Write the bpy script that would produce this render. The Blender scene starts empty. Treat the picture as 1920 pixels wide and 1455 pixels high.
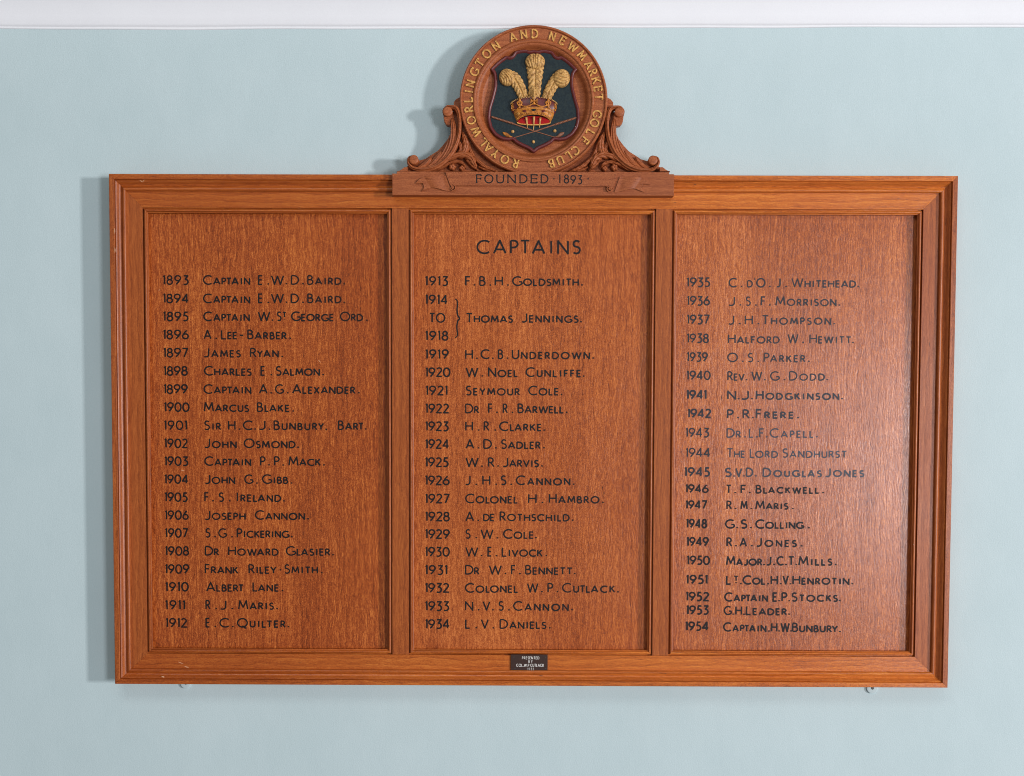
import bpy, math, random
from math import sin, cos, pi, radians, atan2, hypot, sqrt
random.seed(7)
sc = bpy.context.scene
COL = sc.collection
# ------------------------------------------------------------------ camera
F = 2600.0                      # focal length in photo pixels (photo is 1920 wide)
CAMD = 2.645                    # metres from camera to wall
PITCH = radians(3.1); YAW = radians(0.33)
SHX, SHY = -0.0026057, 0.1006828
cd = bpy.data.cameras.new('camera'); cam = bpy.data.objects.new('camera', cd); COL.objects.link(cam)
cd.sensor_width = 36; cd.lens = F*36/1920; cd.shift_x = SHX; cd.shift_y = SHY
cd.clip_start = 0.05; cd.clip_end = 80
cam.location = (0, -CAMD, 0); cam.rotation_euler = (pi/2-PITCH, 0, YAW)
sc.camera = cam
# ------------------------------------------------------------------ light
w = bpy.data.worlds.new('World'); sc.world = w; w.use_nodes = True
bg = w.node_tree.nodes['Background']; bg.inputs[0].default_value = (0.90, 0.96, 1.0, 1); bg.inputs[1].default_value = 0.225
def area(name, loc, target, sx, sy, power, col):
    l = bpy.data.lights.new(name, 'AREA'); l.shape = 'RECTANGLE'; l.size = sx; l.size_y = sy
    l.energy = power; l.color = col
    o = bpy.data.objects.new(name, l); COL.objects.link(o); o.location = loc
    import mathutils
    d = mathutils.Vector(target)-mathutils.Vector(loc)
    o.rotation_euler = d.to_track_quat('-Z', 'Y').to_euler(); return o
area('window_light', (11.0, -7.9, 0.30), (0, 0, 0.1), 0.80, 1.2, 1130, (1.0, 0.965, 0.975))
area('window_light', (3.35, -6.0, -0.34), (0.3, 0, -0.1), 1.1, 1.3, 180, (0.95, 0.95, 1.0))
area('room_fill', (-0.6, -3.9, 2.9), (-0.4, 0, -0.5), 2.6, 1.2, 40, (0.97, 1.0, 0.99))  # added soft overhead fill standing in for ceiling bounce, not a real lamp
vs = sc.view_settings; vs.view_transform = 'Standard'; vs.look = 'None'; vs.gamma = 1; vs.exposure = -0.05
sc.cycles.filter_width = 1.0

# ------------------------------------------------------------------ measuring: photo pixel -> board coordinates (mm)
_f = (-sin(YAW)*cos(PITCH), cos(YAW)*cos(PITCH), -sin(PITCH))
_r = (cos(YAW), sin(YAW), 0.0)
_u = (_r[1]*_f[2]-_r[2]*_f[1], _r[2]*_f[0]-_r[0]*_f[2], _r[0]*_f[1]-_r[1]*_f[0])
BX, BZ, ROLL = 14.85, -509.8, radians(0.2)
def U(px, py, d):
    a = (px-960+SHX*1920)/F; b = -(py-727.5-SHY*1920)/F
    q = [_f[i]+a*_r[i]+b*_u[i] for i in range(3)]
    t = (-d/1000+CAMD)/q[1]
    return t*q[0]*1000, t*q[2]*1000
def L(px, py, d):               # board-local x, z in mm at depth d in front of the wall
    x, z = U(px, py, d); x -= BX; z -= BZ
    return x*cos(ROLL)-z*sin(ROLL), x*sin(ROLL)+z*cos(ROLL)

# ------------------------------------------------------------------ materials
def srgb(r, g, b):
    f = lambda c: (c/255/12.92) if c/255 <= .04045 else ((c/255+.055)/1.055)**2.4
    return (f(r), f(g), f(b), 1)
def newmat(name):
    m = bpy.data.materials.new(name); m.use_nodes = True
    nt = m.node_tree; b = nt.nodes['Principled BSDF']; return m, nt, b
def N(nt, t, **k):
    n = nt.nodes.new(t)
    for a, v in k.items(): setattr(n, a, v)
    return n
def math_(nt, op, a, b=None, clamp=False):
    n = N(nt, 'ShaderNodeMath', operation=op, use_clamp=clamp)
    for i, v in enumerate((a, b)):
        if v is None: continue
        if isinstance(v, (int, float)): n.inputs[i].default_value = v
        else: nt.links.new(v, n.inputs[i])
    return n.outputs[0]
def noise(nt, vec, scale, detail=3, rough=.55, dist=0.0):
    n = N(nt, 'ShaderNodeTexNoise'); n.inputs['Scale'].default_value = scale
    n.inputs['Detail'].default_value = detail; n.inputs['Roughness'].default_value = rough
    n.inputs['Distortion'].default_value = dist
    nt.links.new(vec, n.inputs['Vector']); return n.outputs['Fac']
def ramp(nt, fac, stops):
    n = N(nt, 'ShaderNodeValToRGB'); e = n.color_ramp.elements
    e[0].position, e[0].color = stops[0]; e[1].position, e[1].color = stops[-1]
    for p_, c in stops[1:-1]:
        x = e.new(p_); x.color = c
    nt.links.new(fac, n.inputs[0]); return n.outputs[0]
def mapping(nt, vec, sc_, loc=(0, 0, 0)):
    n = N(nt, 'ShaderNodeMapping'); n.inputs['Scale'].default_value = sc_; n.inputs['Location'].default_value = loc
    nt.links.new(vec, n.inputs[0]); return n.outputs[0]
def mixc(nt, fac, a, b, mode='MIX'):
    n = N(nt, 'ShaderNodeMix', data_type='RGBA', blend_type=mode)
    if isinstance(fac, (int, float)): n.inputs['Factor'].default_value = fac
    else: nt.links.new(fac, n.inputs['Factor'])
    for s, v in (('A', a), ('B', b)):
        if isinstance(v, tuple): n.inputs[6 if s == 'A' else 7].default_value = v
        else: nt.links.new(v, n.inputs[6 if s == 'A' else 7])
    return n.outputs[2]
def wood(name, axis, dark, mid, light, red, seed=0.0, spec=.4, fig=.0, fleck=1.0, rough=.36, fine=1.0, bump=.25, lines=0.25, coat=0.0, run=None, ripple=.0022):
    m, nt, b = newmat(name)
    tc = N(nt, 'ShaderNodeTexCoord').outputs['Object']
    base = mapping(nt, tc, (1, 1, 1), (seed, seed*1.7, seed*.6))
    wob = N(nt, 'ShaderNodeTexNoise'); wob.inputs['Scale'].default_value = 16; wob.inputs['Detail'].default_value = 2
    nt.links.new(base, wob.inputs['Vector'])
    sub = N(nt, 'ShaderNodeVectorMath', operation='SUBTRACT'); nt.links.new(wob.outputs['Color'], sub.inputs[0]); sub.inputs[1].default_value = (.5, .5, .5)
    scl = N(nt, 'ShaderNodeVectorMath', operation='SCALE'); nt.links.new(sub.outputs[0], scl.inputs[0]); scl.inputs['Scale'].default_value = .012
    add = N(nt, 'ShaderNodeVectorMath', operation='ADD'); nt.links.new(base, add.inputs[0]); nt.links.new(scl.outputs[0], add.inputs[1])
    rip = N(nt, 'ShaderNodeTexNoise'); rip.inputs['Scale'].default_value = 75; rip.inputs['Detail'].default_value = 2
    nt.links.new(mapping(nt, base, (1, 1, .55) if axis == 'Z' else (.55, 1, 1)), rip.inputs['Vector'])
    sub2 = N(nt, 'ShaderNodeVectorMath', operation='SUBTRACT'); nt.links.new(rip.outputs['Color'], sub2.inputs[0]); sub2.inputs[1].default_value = (.5, .5, .5)
    scl2 = N(nt, 'ShaderNodeVectorMath', operation='SCALE'); nt.links.new(sub2.outputs[0], scl2.inputs[0]); scl2.inputs['Scale'].default_value = ripple
    add2 = N(nt, 'ShaderNodeVectorMath', operation='ADD'); nt.links.new(add.outputs[0], add2.inputs[0]); nt.links.new(scl2.outputs[0], add2.inputs[1])
    v = add2.outputs[0]
    A = (1, 1, .085) if axis == 'Z' else (.085, 1, 1)
    B = (1, 1, .045) if axis == 'Z' else (.045, 1, 1)
    fl = noise(nt, mapping(nt, v, A), 600*fine, 4, .66, .4)      # short flecks of the figure
    fib = noise(nt, mapping(nt, v, B), 420*fine, 5, .6)           # long fibres
    band = noise(nt, mapping(nt, v, B), 38, 3, .5)                # broad growth bands
    patch = noise(nt, base, 5.5, 3, .5)
    speck = noise(nt, base, 900, 2, .5)
    wv = N(nt, 'ShaderNodeTexWave', wave_type='BANDS', bands_direction='X' if axis == 'Z' else 'Z', wave_profile='SAW')
    wv.inputs['Scale'].default_value = 26; wv.inputs['Distortion'].default_value = 9; wv.inputs['Detail'].default_value = 3
    wv.inputs['Detail Scale'].default_value = .7
    nt.links.new(mapping(nt, v, (1, 1, .16) if axis == 'Z' else (.12, 1, 1)), wv.inputs['Vector'])
    s = math_(nt, 'MULTIPLY', math_(nt, 'SUBTRACT', fl, .5), 1.25*fleck)
    s = math_(nt, 'ADD', s, math_(nt, 'MULTIPLY', math_(nt, 'SUBTRACT', fib, .5), .7))
    s = math_(nt, 'ADD', s, math_(nt, 'MULTIPLY', math_(nt, 'SUBTRACT', band, .5), .34))
    s = math_(nt, 'ADD', s, math_(nt, 'MULTIPLY', math_(nt, 'SUBTRACT', speck, .5), 1.25))
    if fig:
        sx = N(nt, 'ShaderNodeSeparateXYZ'); nt.links.new(v, sx.inputs[0])
        strip = N(nt, 'ShaderNodeTexWhiteNoise', noise_dimensions='1D')
        nt.links.new(math_(nt, 'FLOOR', math_(nt, 'MULTIPLY', sx.outputs[0 if axis == 'Z' else 2], 8.3)), strip.inputs['W'])
        s = math_(nt, 'ADD', s, math_(nt, 'MULTIPLY', math_(nt, 'SUBTRACT', strip.outputs['Value'], .5), .09))
        fg = noise(nt, mapping(nt, v, (1, 1, .30)), 120, 3, .6, 2.2)
        zone = ramp(nt, noise(nt, base, 3.4, 2, .5), [(.40, (.25, .25, .25, 1)), (.62, (1, 1, 1, 1))])
        s = math_(nt, 'ADD', s, math_(nt, 'MULTIPLY', math_(nt, 'MULTIPLY', math_(nt, 'SUBTRACT', fg, .5), fig), zone))
    s = math_(nt, 'ADD', s, math_(nt, 'MULTIPLY', math_(nt, 'SUBTRACT', wv.outputs['Fac'], .5), lines))
    s = math_(nt, 'ADD', s, .5, True)
    c = ramp(nt, s, [(0.0, dark), (.5, mid), (1.0, light)])
    pf = ramp(nt, patch, [(.38, (0, 0, 0, 1)), (.66, (1, 1, 1, 1))])
    c = mixc(nt, math_(nt, 'MULTIPLY', pf, .38), c, red, 'MULTIPLY')
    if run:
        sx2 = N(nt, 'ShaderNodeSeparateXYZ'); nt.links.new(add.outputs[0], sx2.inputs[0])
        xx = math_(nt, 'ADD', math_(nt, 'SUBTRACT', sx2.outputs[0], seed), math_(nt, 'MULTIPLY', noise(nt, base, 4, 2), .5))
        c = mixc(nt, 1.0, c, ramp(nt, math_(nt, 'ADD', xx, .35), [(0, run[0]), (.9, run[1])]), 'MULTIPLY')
    nt.links.new(c, b.inputs['Base Color'])
    b.inputs['Specular IOR Level'].default_value = spec
    r = math_(nt, 'ADD', math_(nt, 'MULTIPLY', s, -.10), math_(nt, 'ADD', math_(nt, 'MULTIPLY', noise(nt, base, 9, 4, .6), .12), rough-.01))
    nt.links.new(r, b.inputs['Roughness'])
    if coat: b.inputs['Coat Weight'].default_value = coat; b.inputs['Coat Roughness'].default_value = .3
    bp = N(nt, 'ShaderNodeBump'); bp.inputs['Strength'].default_value = bump; bp.inputs['Distance'].default_value = .0006
    h = math_(nt, 'ADD', fl, math_(nt, 'MULTIPLY', fib, .8)); nt.links.new(h, bp.inputs['Height'])
    nt.links.new(bp.outputs[0], b.inputs['Normal'])
    return m
D1, M1, L1 = srgb(92, 36, 10), srgb(168, 82, 34), srgb(222, 134, 70)
REDM = (.84, .72, .64, 1)
WPANS = [wood('oak_panel', 'Z', srgb(84, 32, 8), srgb(162, 76, 28), srgb(226, 136, 66), REDM, 0.0, .42, .35, .95, .30, 1.0, .32, .14, ripple=.0055),
         wood('oak_panel', 'Z', srgb(90, 35, 10), srgb(170, 84, 34), srgb(230, 140, 74), REDM, 5.3, .42, .3, .9, .30, 1.0, .32, .12, ripple=.0055),
         wood('oak_panel', 'Z', srgb(90, 36, 12), srgb(170, 86, 38), srgb(232, 144, 82), REDM, 9.1, .52, .35, 1.0, .28, 1.0, .36, .12, ripple=.0055)]
WV = wood('oak_upright', 'Z', srgb(92, 40, 14), srgb(158, 80, 34), srgb(200, 116, 56), (.88, .78, .74, 1), 3.1, .34, .0, .55, .37, 1.0, .15, .2)
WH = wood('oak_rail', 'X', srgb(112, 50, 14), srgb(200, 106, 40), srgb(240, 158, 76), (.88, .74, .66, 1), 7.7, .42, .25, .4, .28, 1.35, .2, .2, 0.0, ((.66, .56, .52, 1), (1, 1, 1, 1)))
WC = wood('carved_oak', 'X', srgb(98, 44, 20), srgb(156, 84, 46), srgb(196, 120, 72), (.9, .84, .84, 1), 12.3, .28, .0, .35, .46, 1.6, .25, .15)
def paint(name, col, rough=.45, var=.12, scale=300, bump=.15, spec=.5, worn=None):
    m, nt, b = newmat(name)
    tc = N(nt, 'ShaderNodeTexCoord').outputs['Object']
    n = noise(nt, tc, scale, 3)
    lo = tuple(c*(1-var) for c in col[:3])+(1,); hi = tuple(min(1, c*(1+var)) for c in col[:3])+(1,)
    c = ramp(nt, n, [(.3, lo), (.7, hi)])
    if worn:
        wn = noise(nt, tc, 210, 4, .65)
        c = mixc(nt, ramp(nt, wn, [(.47, (0, 0, 0, 1)), (.62, (.8, .8, .8, 1))]), c, worn)
    nt.links.new(c, b.inputs['Base Color'])
    b.inputs['Roughness'].default_value = rough; b.inputs['Specular IOR Level'].default_value = spec
    bp = N(nt, 'ShaderNodeBump'); bp.inputs['Strength'].default_value = bump; bp.inputs['Distance'].default_value = .0004
    nt.links.new(n, bp.inputs['Height']); nt.links.new(bp.outputs[0], b.inputs['Normal'])
    return m
GOLD = paint('gold_paint', srgb(216, 162, 84), .44, .28, 300, .2, .35, srgb(156, 96, 44))
GOLDD = paint('crown_gold', srgb(196, 124, 46), .4, .35, 330, .3, .4, srgb(120, 64, 26))
CREAM = paint('cream_gilt', srgb(202, 156, 92), .46, .28, 330, .3, .3, srgb(128, 82, 38))
NAVY = paint('dark_teal_paint', srgb(20, 36, 42), .55, .3, 420, .3, .3, srgb(34, 46, 46))
MAROON = paint('maroon_paint', srgb(98, 36, 34), .38, .2)
RED = paint('red_enamel', srgb(164, 18, 20), .4, .15, 300, .15, .2)
INK = paint('black_lettering', srgb(20, 16, 17), .5, .3, 300, .15, .3)
INK3 = paint('worn_lettering', srgb(44, 41, 50), .42, .4, 120, .15, .5)
INK2 = paint('faded_lettering', srgb(34, 32, 38), .44, .35, 150, .15, .4)
PLQ = paint('engraved_plate', srgb(54, 30, 20), .42, .2)
WHITE = paint('white_engraving', srgb(232, 228, 220), .5, .05)
CLUBM = paint('club_paint', srgb(134, 84, 58), .4, .25)
STEEL = paint('dull_steel', srgb(70, 66, 62), .4, .2)
CHIP = paint('chipped_edge', srgb(230, 180, 140), .6, .1)
# wall paint: emulsion with faint roller texture and mottling
def wallmat(name, c1, c2, b_=.2, rough=.62):
    m, nt, b = newmat(name)
    tc = N(nt, 'ShaderNodeTexCoord').outputs['Object']
    n1 = noise(nt, tc, 420, 3, .6); n2 = noise(nt, tc, 3.0, 3, .55); n3 = noise(nt, mapping(nt, tc, (1, 1, .7)), 14, 4, .6)
    s = math_(nt, 'ADD', math_(nt, 'MULTIPLY', n1, .45), math_(nt, 'ADD', math_(nt, 'MULTIPLY', n2, .33), math_(nt, 'MULTIPLY', n3, .22)))
    nt.links.new(ramp(nt, s, [(.32, c1), (.68, c2)]), b.inputs['Base Color'])
    b.inputs['Roughness'].default_value = rough
    bp = N(nt, 'ShaderNodeBump'); bp.inputs['Strength'].default_value = b_; bp.inputs['Distance'].default_value = .0012
    h = math_(nt, 'ADD', math_(nt, 'MULTIPLY', n1, .6), math_(nt, 'MULTIPLY', n3, 1.4))
    nt.links.new(h, bp.inputs['Height']); nt.links.new(bp.outputs[0], b.inputs['Normal'])
    return m
WALL = wallmat('pale_teal_emulsion', (.46, .57, .585, 1), (.545, .65, .665, 1), .5)
WHT = wallmat('white_emulsion', (.76, .76, .785, 1), (.82, .82, .84, 1), .1)

# ------------------------------------------------------------------ mesh helpers (board-local mm: x, depth, z)
def mesh(name, V, Fc, mat, parent=None, smooth=False, mats=None, midx=None, auto=None):
    me = bpy.data.meshes.new(name)
    me.from_pydata([(x/1000, -d/1000, z/1000) for x, d, z in V], [], Fc); me.validate(clean_customdata=False)
    for mm in (mats or [mat]): me.materials.append(mm)
    if midx:
        for p_, i in zip(me.polygons, midx): p_.material_index = i
    if smooth:
        for p_ in me.polygons: p_.use_smooth = True
        if auto is not None: me.set_sharp_from_angle(angle=radians(auto))
    o = bpy.data.objects.new(name, me); COL.objects.link(o)
    if parent: o.parent = parent
    return o
class MB:
    def __init__(s): s.V = []; s.F = []; s.M = []
    def add(s, V, Fc, mi=0):
        k = len(s.V); s.V += V; s.F += [tuple(i+k for i in f) for f in Fc]; s.M += [mi]*len(Fc); return s
    def build(s, name, mat, parent=None, smooth=False, mats=None, auto=None):
        return mesh(name, s.V, s.F, mat, parent, smooth, mats, s.M if mats else None, auto)
def box(x0, x1, d0, d1, z0, z1, bev=0):
    b = bev
    V = [(x0, d0, z0), (x1, d0, z0), (x1, d0, z1), (x0, d0, z1), (x0, d1-b, z0), (x1, d1-b, z0), (x1, d1-b, z1), (x0, d1-b, z1)]
    Fc = [(3, 2, 1, 0), (0, 1, 5, 4), (1, 2, 6, 5), (2, 3, 7, 6), (3, 0, 4, 7)]
    if b:
        V += [(x0+b, d1, z0+b), (x1-b, d1, z0+b), (x1-b, d1, z1-b), (x0+b, d1, z1-b)]
        Fc += [(4, 5, 9, 8), (5, 6, 10, 9), (6, 7, 11, 10), (7, 4, 8, 11), (8, 9, 10, 11)]
    else: Fc += [(4, 5, 6, 7)]
    return V, Fc
def ccw(P):
    a = sum(P[i][0]*P[(i+1) % len(P)][1]-P[(i+1) % len(P)][0]*P[i][1] for i in range(len(P)))
    return P if a > 0 else P[::-1]
def tri_poly(P):
    from mathutils.geometry import tessellate_polygon
    from mathutils import Vector
    return [tuple(t) for t in tessellate_polygon([[Vector((x, z, 0)) for x, z in P]])]
def prism(P, d0, d1, bev=0.0):
    P = ccw(P); n = len(P)
    V = [(x, d0, z) for x, z in P]+[(x, d1-bev, z) for x, z in P]
    Fc = [(i, (i+1) % n, n+(i+1) % n, n+i) for i in range(n)]
    top = P
    if bev:
        top = offset_poly(P, -bev); k = len(V)
        V += [(x, d1, z) for x, z in top]
        Fc += [(n+i, n+(i+1) % n, k+(i+1) % n, k+i) for i in range(n)]
    k = len(V)-n
    for t in tri_poly(top):
        a, b, c = [top[i] for i in t]
        cr = (b[0]-a[0])*(c[1]-a[1])-(b[1]-a[1])*(c[0]-a[0])
        t = t if cr > 0 else t[::-1]
        Fc.append(tuple(k+i for i in t))
    return V, Fc
def offset_poly(P, o):
    n = len(P); R = []
    for i in range(n):
        p0, p1, p2 = P[i-1], P[i], P[(i+1) % n]
        def nr(a, b):
            dx, dz = b[0]-a[0], b[1]-a[1]; l = hypot(dx, dz) or 1; return dz/l, -dx/l
        a, b = nr(p0, p1), nr(p1, p2); mx, mz = a[0]+b[0], a[1]+b[1]; l = hypot(mx, mz) or 1
        mx /= l; mz /= l; k = 1/max(.45, mx*a[0]+mz*a[1])
        R.append((p1[0]+mx*o*k, p1[1]+mz*o*k))
    return R
def crom(P, n):
    """Catmull-Rom through P (tuples), n samples"""
    Q = [tuple(2*a-b for a, b in zip(P[0], P[1]))]+list(P)+[tuple(2*a-b for a, b in zip(P[-1], P[-2]))]
    R = []; m = len(P)-1
    for i in range(n):
        t = i/(n-1)*m; k = min(int(t), m-1); t -= k
        p0, p1, p2, p3 = Q[k:k+4]
        R.append(tuple(.5*((2*b)+(-a+c)*t+(2*a-5*b+4*c-d)*t*t+(-a+3*b-3*c+d)*t**3) for a, b, c, d in zip(p0, p1, p2, p3)))
    return R
def ribbon(P, wd, d, closed=False):
    """flat ribbon along polyline, mitred; returns V,F"""
    n = len(P); V = []; Fc = []
    for i in range(n):
        a = P[i-1] if (i > 0 or closed) else None; b = P[i]; c = P[(i+1) % n] if (i < n-1 or closed) else None
        def dr(p, q):
            dx, dz = q[0]-p[0], q[1]-p[1]; l = hypot(dx, dz) or 1; return dx/l, dz/l
        d1 = dr(a, b) if a else dr(b, c); d2 = dr(b, c) if c else d1
        n1, n2 = (-d1[1], d1[0]), (-d2[1], d2[0])
        mx, mz = n1[0]+n2[0], n1[1]+n2[1]; l = hypot(mx, mz)
        if l < 1e-6: mx, mz = n1; l = 1
        mx /= l; mz /= l; k = min(1/max(.05, mx*n1[0]+mz*n1[1]), 1.9)
        h = (wd[i] if isinstance(wd, (list, tuple)) else wd)/2*k
        V += [(b[0]+mx*h, d, b[1]+mz*h), (b[0]-mx*h, d, b[1]-mz*h)]
    for i in range(n-1 if not closed else n):
        j = (i+1) % n
        Fc.append((2*i+1, 2*j+1, 2*j, 2*i))
    return V, Fc
def split_sharp(P, st):
    """break a polyline where it turns sharply, running each leg a little past the corner"""
    R = []; cur = [P[0]]
    for i in range(1, len(P)-1):
        a, b, c = P[i-1], P[i], P[i+1]; cur.append(b)
        d1 = (b[0]-a[0], b[1]-a[1]); d2 = (c[0]-b[0], c[1]-b[1]); l1 = hypot(*d1) or 1; l2 = hypot(*d2) or 1
        if (d1[0]*d2[0]+d1[1]*d2[1])/(l1*l2) < .15:
            e = st*.30
            cur[-1] = (b[0]+d1[0]/l1*e, b[1]+d1[1]/l1*e); R.append(cur)
            cur = [(b[0]-d2[0]/l2*e, b[1]-d2[1]/l2*e)]
    cur.append(P[-1]); R.append(cur); return R
def thick_ribbon(P, wd, d0, d1):
    V, Fc = ribbon(P, wd, d1); n = len(P); k = len(V)
    V2 = V+[(x, d0, z) for x, _, z in V]
    for i in range(n-1):
        Fc = Fc+[(2*i, 2*i+2, k+2*i+2, k+2*i), (2*i+3, 2*i+1, k+2*i+1, k+2*i+3)]
    Fc = Fc+[(1, 0, k, k+1), (2*n-2, 2*n-1, k+2*n-1, k+2*n-2)]
    return V2, Fc

# ------------------------------------------------------------------ stroke alphabet (cap height 1)
def arc(cx, cy, rx, ry, a0, a1, n=None):
    n = n or max(5, int(abs(a1-a0)/18)+2)
    return [(cx+rx*cos(radians(a0+(a1-a0)*i/(n-1))), cy+ry*sin(radians(a0+(a1-a0)*i/(n-1)))) for i in range(n)]
G = {}
G['A'] = (.80, [[(0, 0), (.40, 1), (.80, 0)], [(.14, .30), (.66, .30)]])
G['B'] = (.50, [[(0, 0), (0, 1)], [(0, 1)]+arc(.19, .77, .23, .23, 90, -90)+[(0, .54)], [(0, .54)]+arc(.22, .27, .28, .27, 90, -90)+[(0, 0)]])
G['C'] = (.80, [arc(.5, .5, .5, .5, 50, 310)])
G['D'] = (.72, [[(0, 0), (0, 1)], [(0, 1)]+arc(.22, .5, .50, .5, 90, -90, 14)+[(0, 0)]])
G['E'] = (.44, [[(.44, 1), (0, 1), (0, 0), (.44, 0)], [(0, .52), (.40, .52)]])
G['F'] = (.42, [[(.42, 1), (0, 1), (0, 0)], [(0, .52), (.37, .52)]])
G['G'] = (.86, [arc(.5, .5, .5, .5, 50, 330)+[(.86, .42)], [(.60, .42), (.90, .42)]])
G['H'] = (.66, [[(0, 0), (0, 1)], [(.66, 0), (.66, 1)], [(0, .52), (.66, .52)]])
G['I'] = (.22, [[(.11, 0), (.11, 1)]])
G['J'] = (.46, [[(.44, 1), (.44, .30)]+arc(.16, .27, .28, .27, 0, -125)])
G['K'] = (.56, [[(0, 0), (0, 1)], [(.52, 1), (.03, .46)], [(.18, .62), (.57, 0)]])
G['L'] = (.42, [[(0, 1), (0, 0), (.42, 0)]])
G['M'] = (.90, [[(0, 0), (.12, 1), (.45, .22), (.78, 1), (.90, 0)]])
G['N'] = (.68, [[(0, 0), (0, 1), (.68, 0), (.68, 1)]])
G['O'] = (.98, [arc(.49, .5, .49, .5, 90, 450, 22)])
G['P'] = (.47, [[(0, 0), (0, 1)], [(0, 1)]+arc(.20, .73, .27, .27, 90, -90)+[(0, .46)]])
G['Q'] = (1.0, [arc(.49, .5, .49, .5, 90, 450, 22), [(.5, .16), (.72, -.08), (.92, -.14)]])
G['R'] = (.52, [[(0, 0), (0, 1)], [(0, 1)]+arc(.19, .74, .26, .26, 90, -90)+[(0, .48)], [(.20, .48), (.53, 0)]])
G['S'] = (.46, [arc(.24, .755, .215, .245, 35, 230)+arc(.215, .265, .245, .265, 62, -140)])
G['T'] = (.58, [[(0, 1), (.58, 1)], [(.29, 1), (.29, 0)]])
G['U'] = (.60, [[(0, 1)]+arc(.30, .30, .30, .30, 180, 360)+[(.60, 1)]])
G['V'] = (.72, [[(0, 1), (.36, 0), (.72, 1)]])
G['W'] = (1.12, [[(0, 1), (.28, 0), (.56, .95), (.84, 0), (1.12, 1)]])
G['X'] = (.62, [[(0, 0), (.62, 1)], [(0, 1), (.62, 0)]])
G['Y'] = (.64, [[(0, 1), (.32, .47), (.64, 1)], [(.32, .50), (.32, 0)]])
G['Z'] = (.6, [[(0, 1), (.6, 1), (0, 0), (.6, 0)]])
G['1'] = (.12, [[(0, .86), (.12, 1.0), (.12, 0)]])
G['2'] = (.52, [arc(.25, .74, .24, .26, 155, -20)+[(.02, 0), (.54, 0)]])
G['3'] = (.50, [[(.04, 1), (.46, 1), (.20, .60)]+arc(.20, .28, .28, .31, 75, -125)])
G['4'] = (.58, [[(.42, 0), (.42, 1), (0, .28), (.58, .28)]])
G['5'] = (.48, [[(.46, 1), (.15, 1), (.09, .60)]+arc(.19, .30, .28, .31, 105, -125)])
G['6'] = (.56, [arc(.28, .29, .28, .29, 90, 450, 16), [(.42, 1), (.20, .72), (.03, .40)]])
G['7'] = (.50, [[(0, 1), (.50, 1), (.16, 0)]])
G['8'] = (.52, [arc(.26, .76, .21, .235, 90, 450, 16), arc(.26, .265, .26, .28, 90, 450, 16)])
G['9'] = (.56, [arc(.28, .71, .28, .29, 90, 450, 16), [(.53, .60), (.36, .28), (.14, 0)]])
G['0'] = (.62, [arc(.31, .5, .31, .5, 90, 450, 20)])
G['.'] = (.04, [[(.02, -.03), (.02, .13)]])
G['·'] = (.04, [[(.02, .42), (.02, .60)]])
G[','] = (.04, [[(.04, .1), (0, -.12)]])
G['-'] = (.26, [[(0, .40), (.26, .40)]])
G["'"] = (.04, [[(.03, 1), (.01, .8)]])
SERIF = {'A': [(0, 0), (.8, 0)], 'B': [(0, 0), (0, 1)], 'D': [(0, 0), (0, 1)], 'E': [(0, 0), (0, 1)], 'F': [(0, 0), (0, 1)], 'G': [], 'H': [(0, 0), (0, 1), (.66, 0), (.66, 1)],
         'I': [(.11, 0), (.11, 1)], 'K': [(0, 0), (0, 1), (.5, 1), (.57, 0)], 'L': [(0, 0), (0, 1)], 'M': [(0, 0), (.12, 1), (.78, 1), (.9, 0)], 'N': [(0, 0), (0, 1), (.68, 1)],
         'P': [(0, 0), (0, 1)], 'R': [(0, 0), (0, 1), (.53, 0)], 'T': [(.29, 0)], 'U': [(0, 1), (.6, 1)], 'V': [(0, 1), (.72, 1)], 'W': [(0, 1), (1.12, 1), (.56, .95)], 'Y': [(0, 1), (.64, 1), (.32, 0)], '1': [(.12, 0)]}
def glyph_strokes(ch, serif=0.0):
    wd, S = G[ch]; S = [list(s) for s in S]
    if serif:
        for x, y in SERIF.get(ch, []): S.append([(x-serif, y+(.03 if y < .5 else -.03)), (x+serif, y+(.03 if y < .5 else -.03))])
        if ch in 'EFTLCGSZ':
            if ch == 'E': S += [[(.44, 1.02), (.44, .84)], [(.44, -.02), (.44, .16)], [(.40, .62), (.40, .42)]]
            if ch == 'F': S += [[(.42, 1.02), (.42, .84)], [(.37, .62), (.37, .42)]]
            if ch == 'L': S += [[(.42, -.02), (.42, .18)]]
            if ch == 'T': S += [[(0, 1.02), (0, .84)], [(.58, 1.02), (.58, .84)]]
            if ch in 'CG': S += [[(.82, 1.0), (.82, .74)]]
    return wd, S
RJ = random.Random(3)
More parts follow.
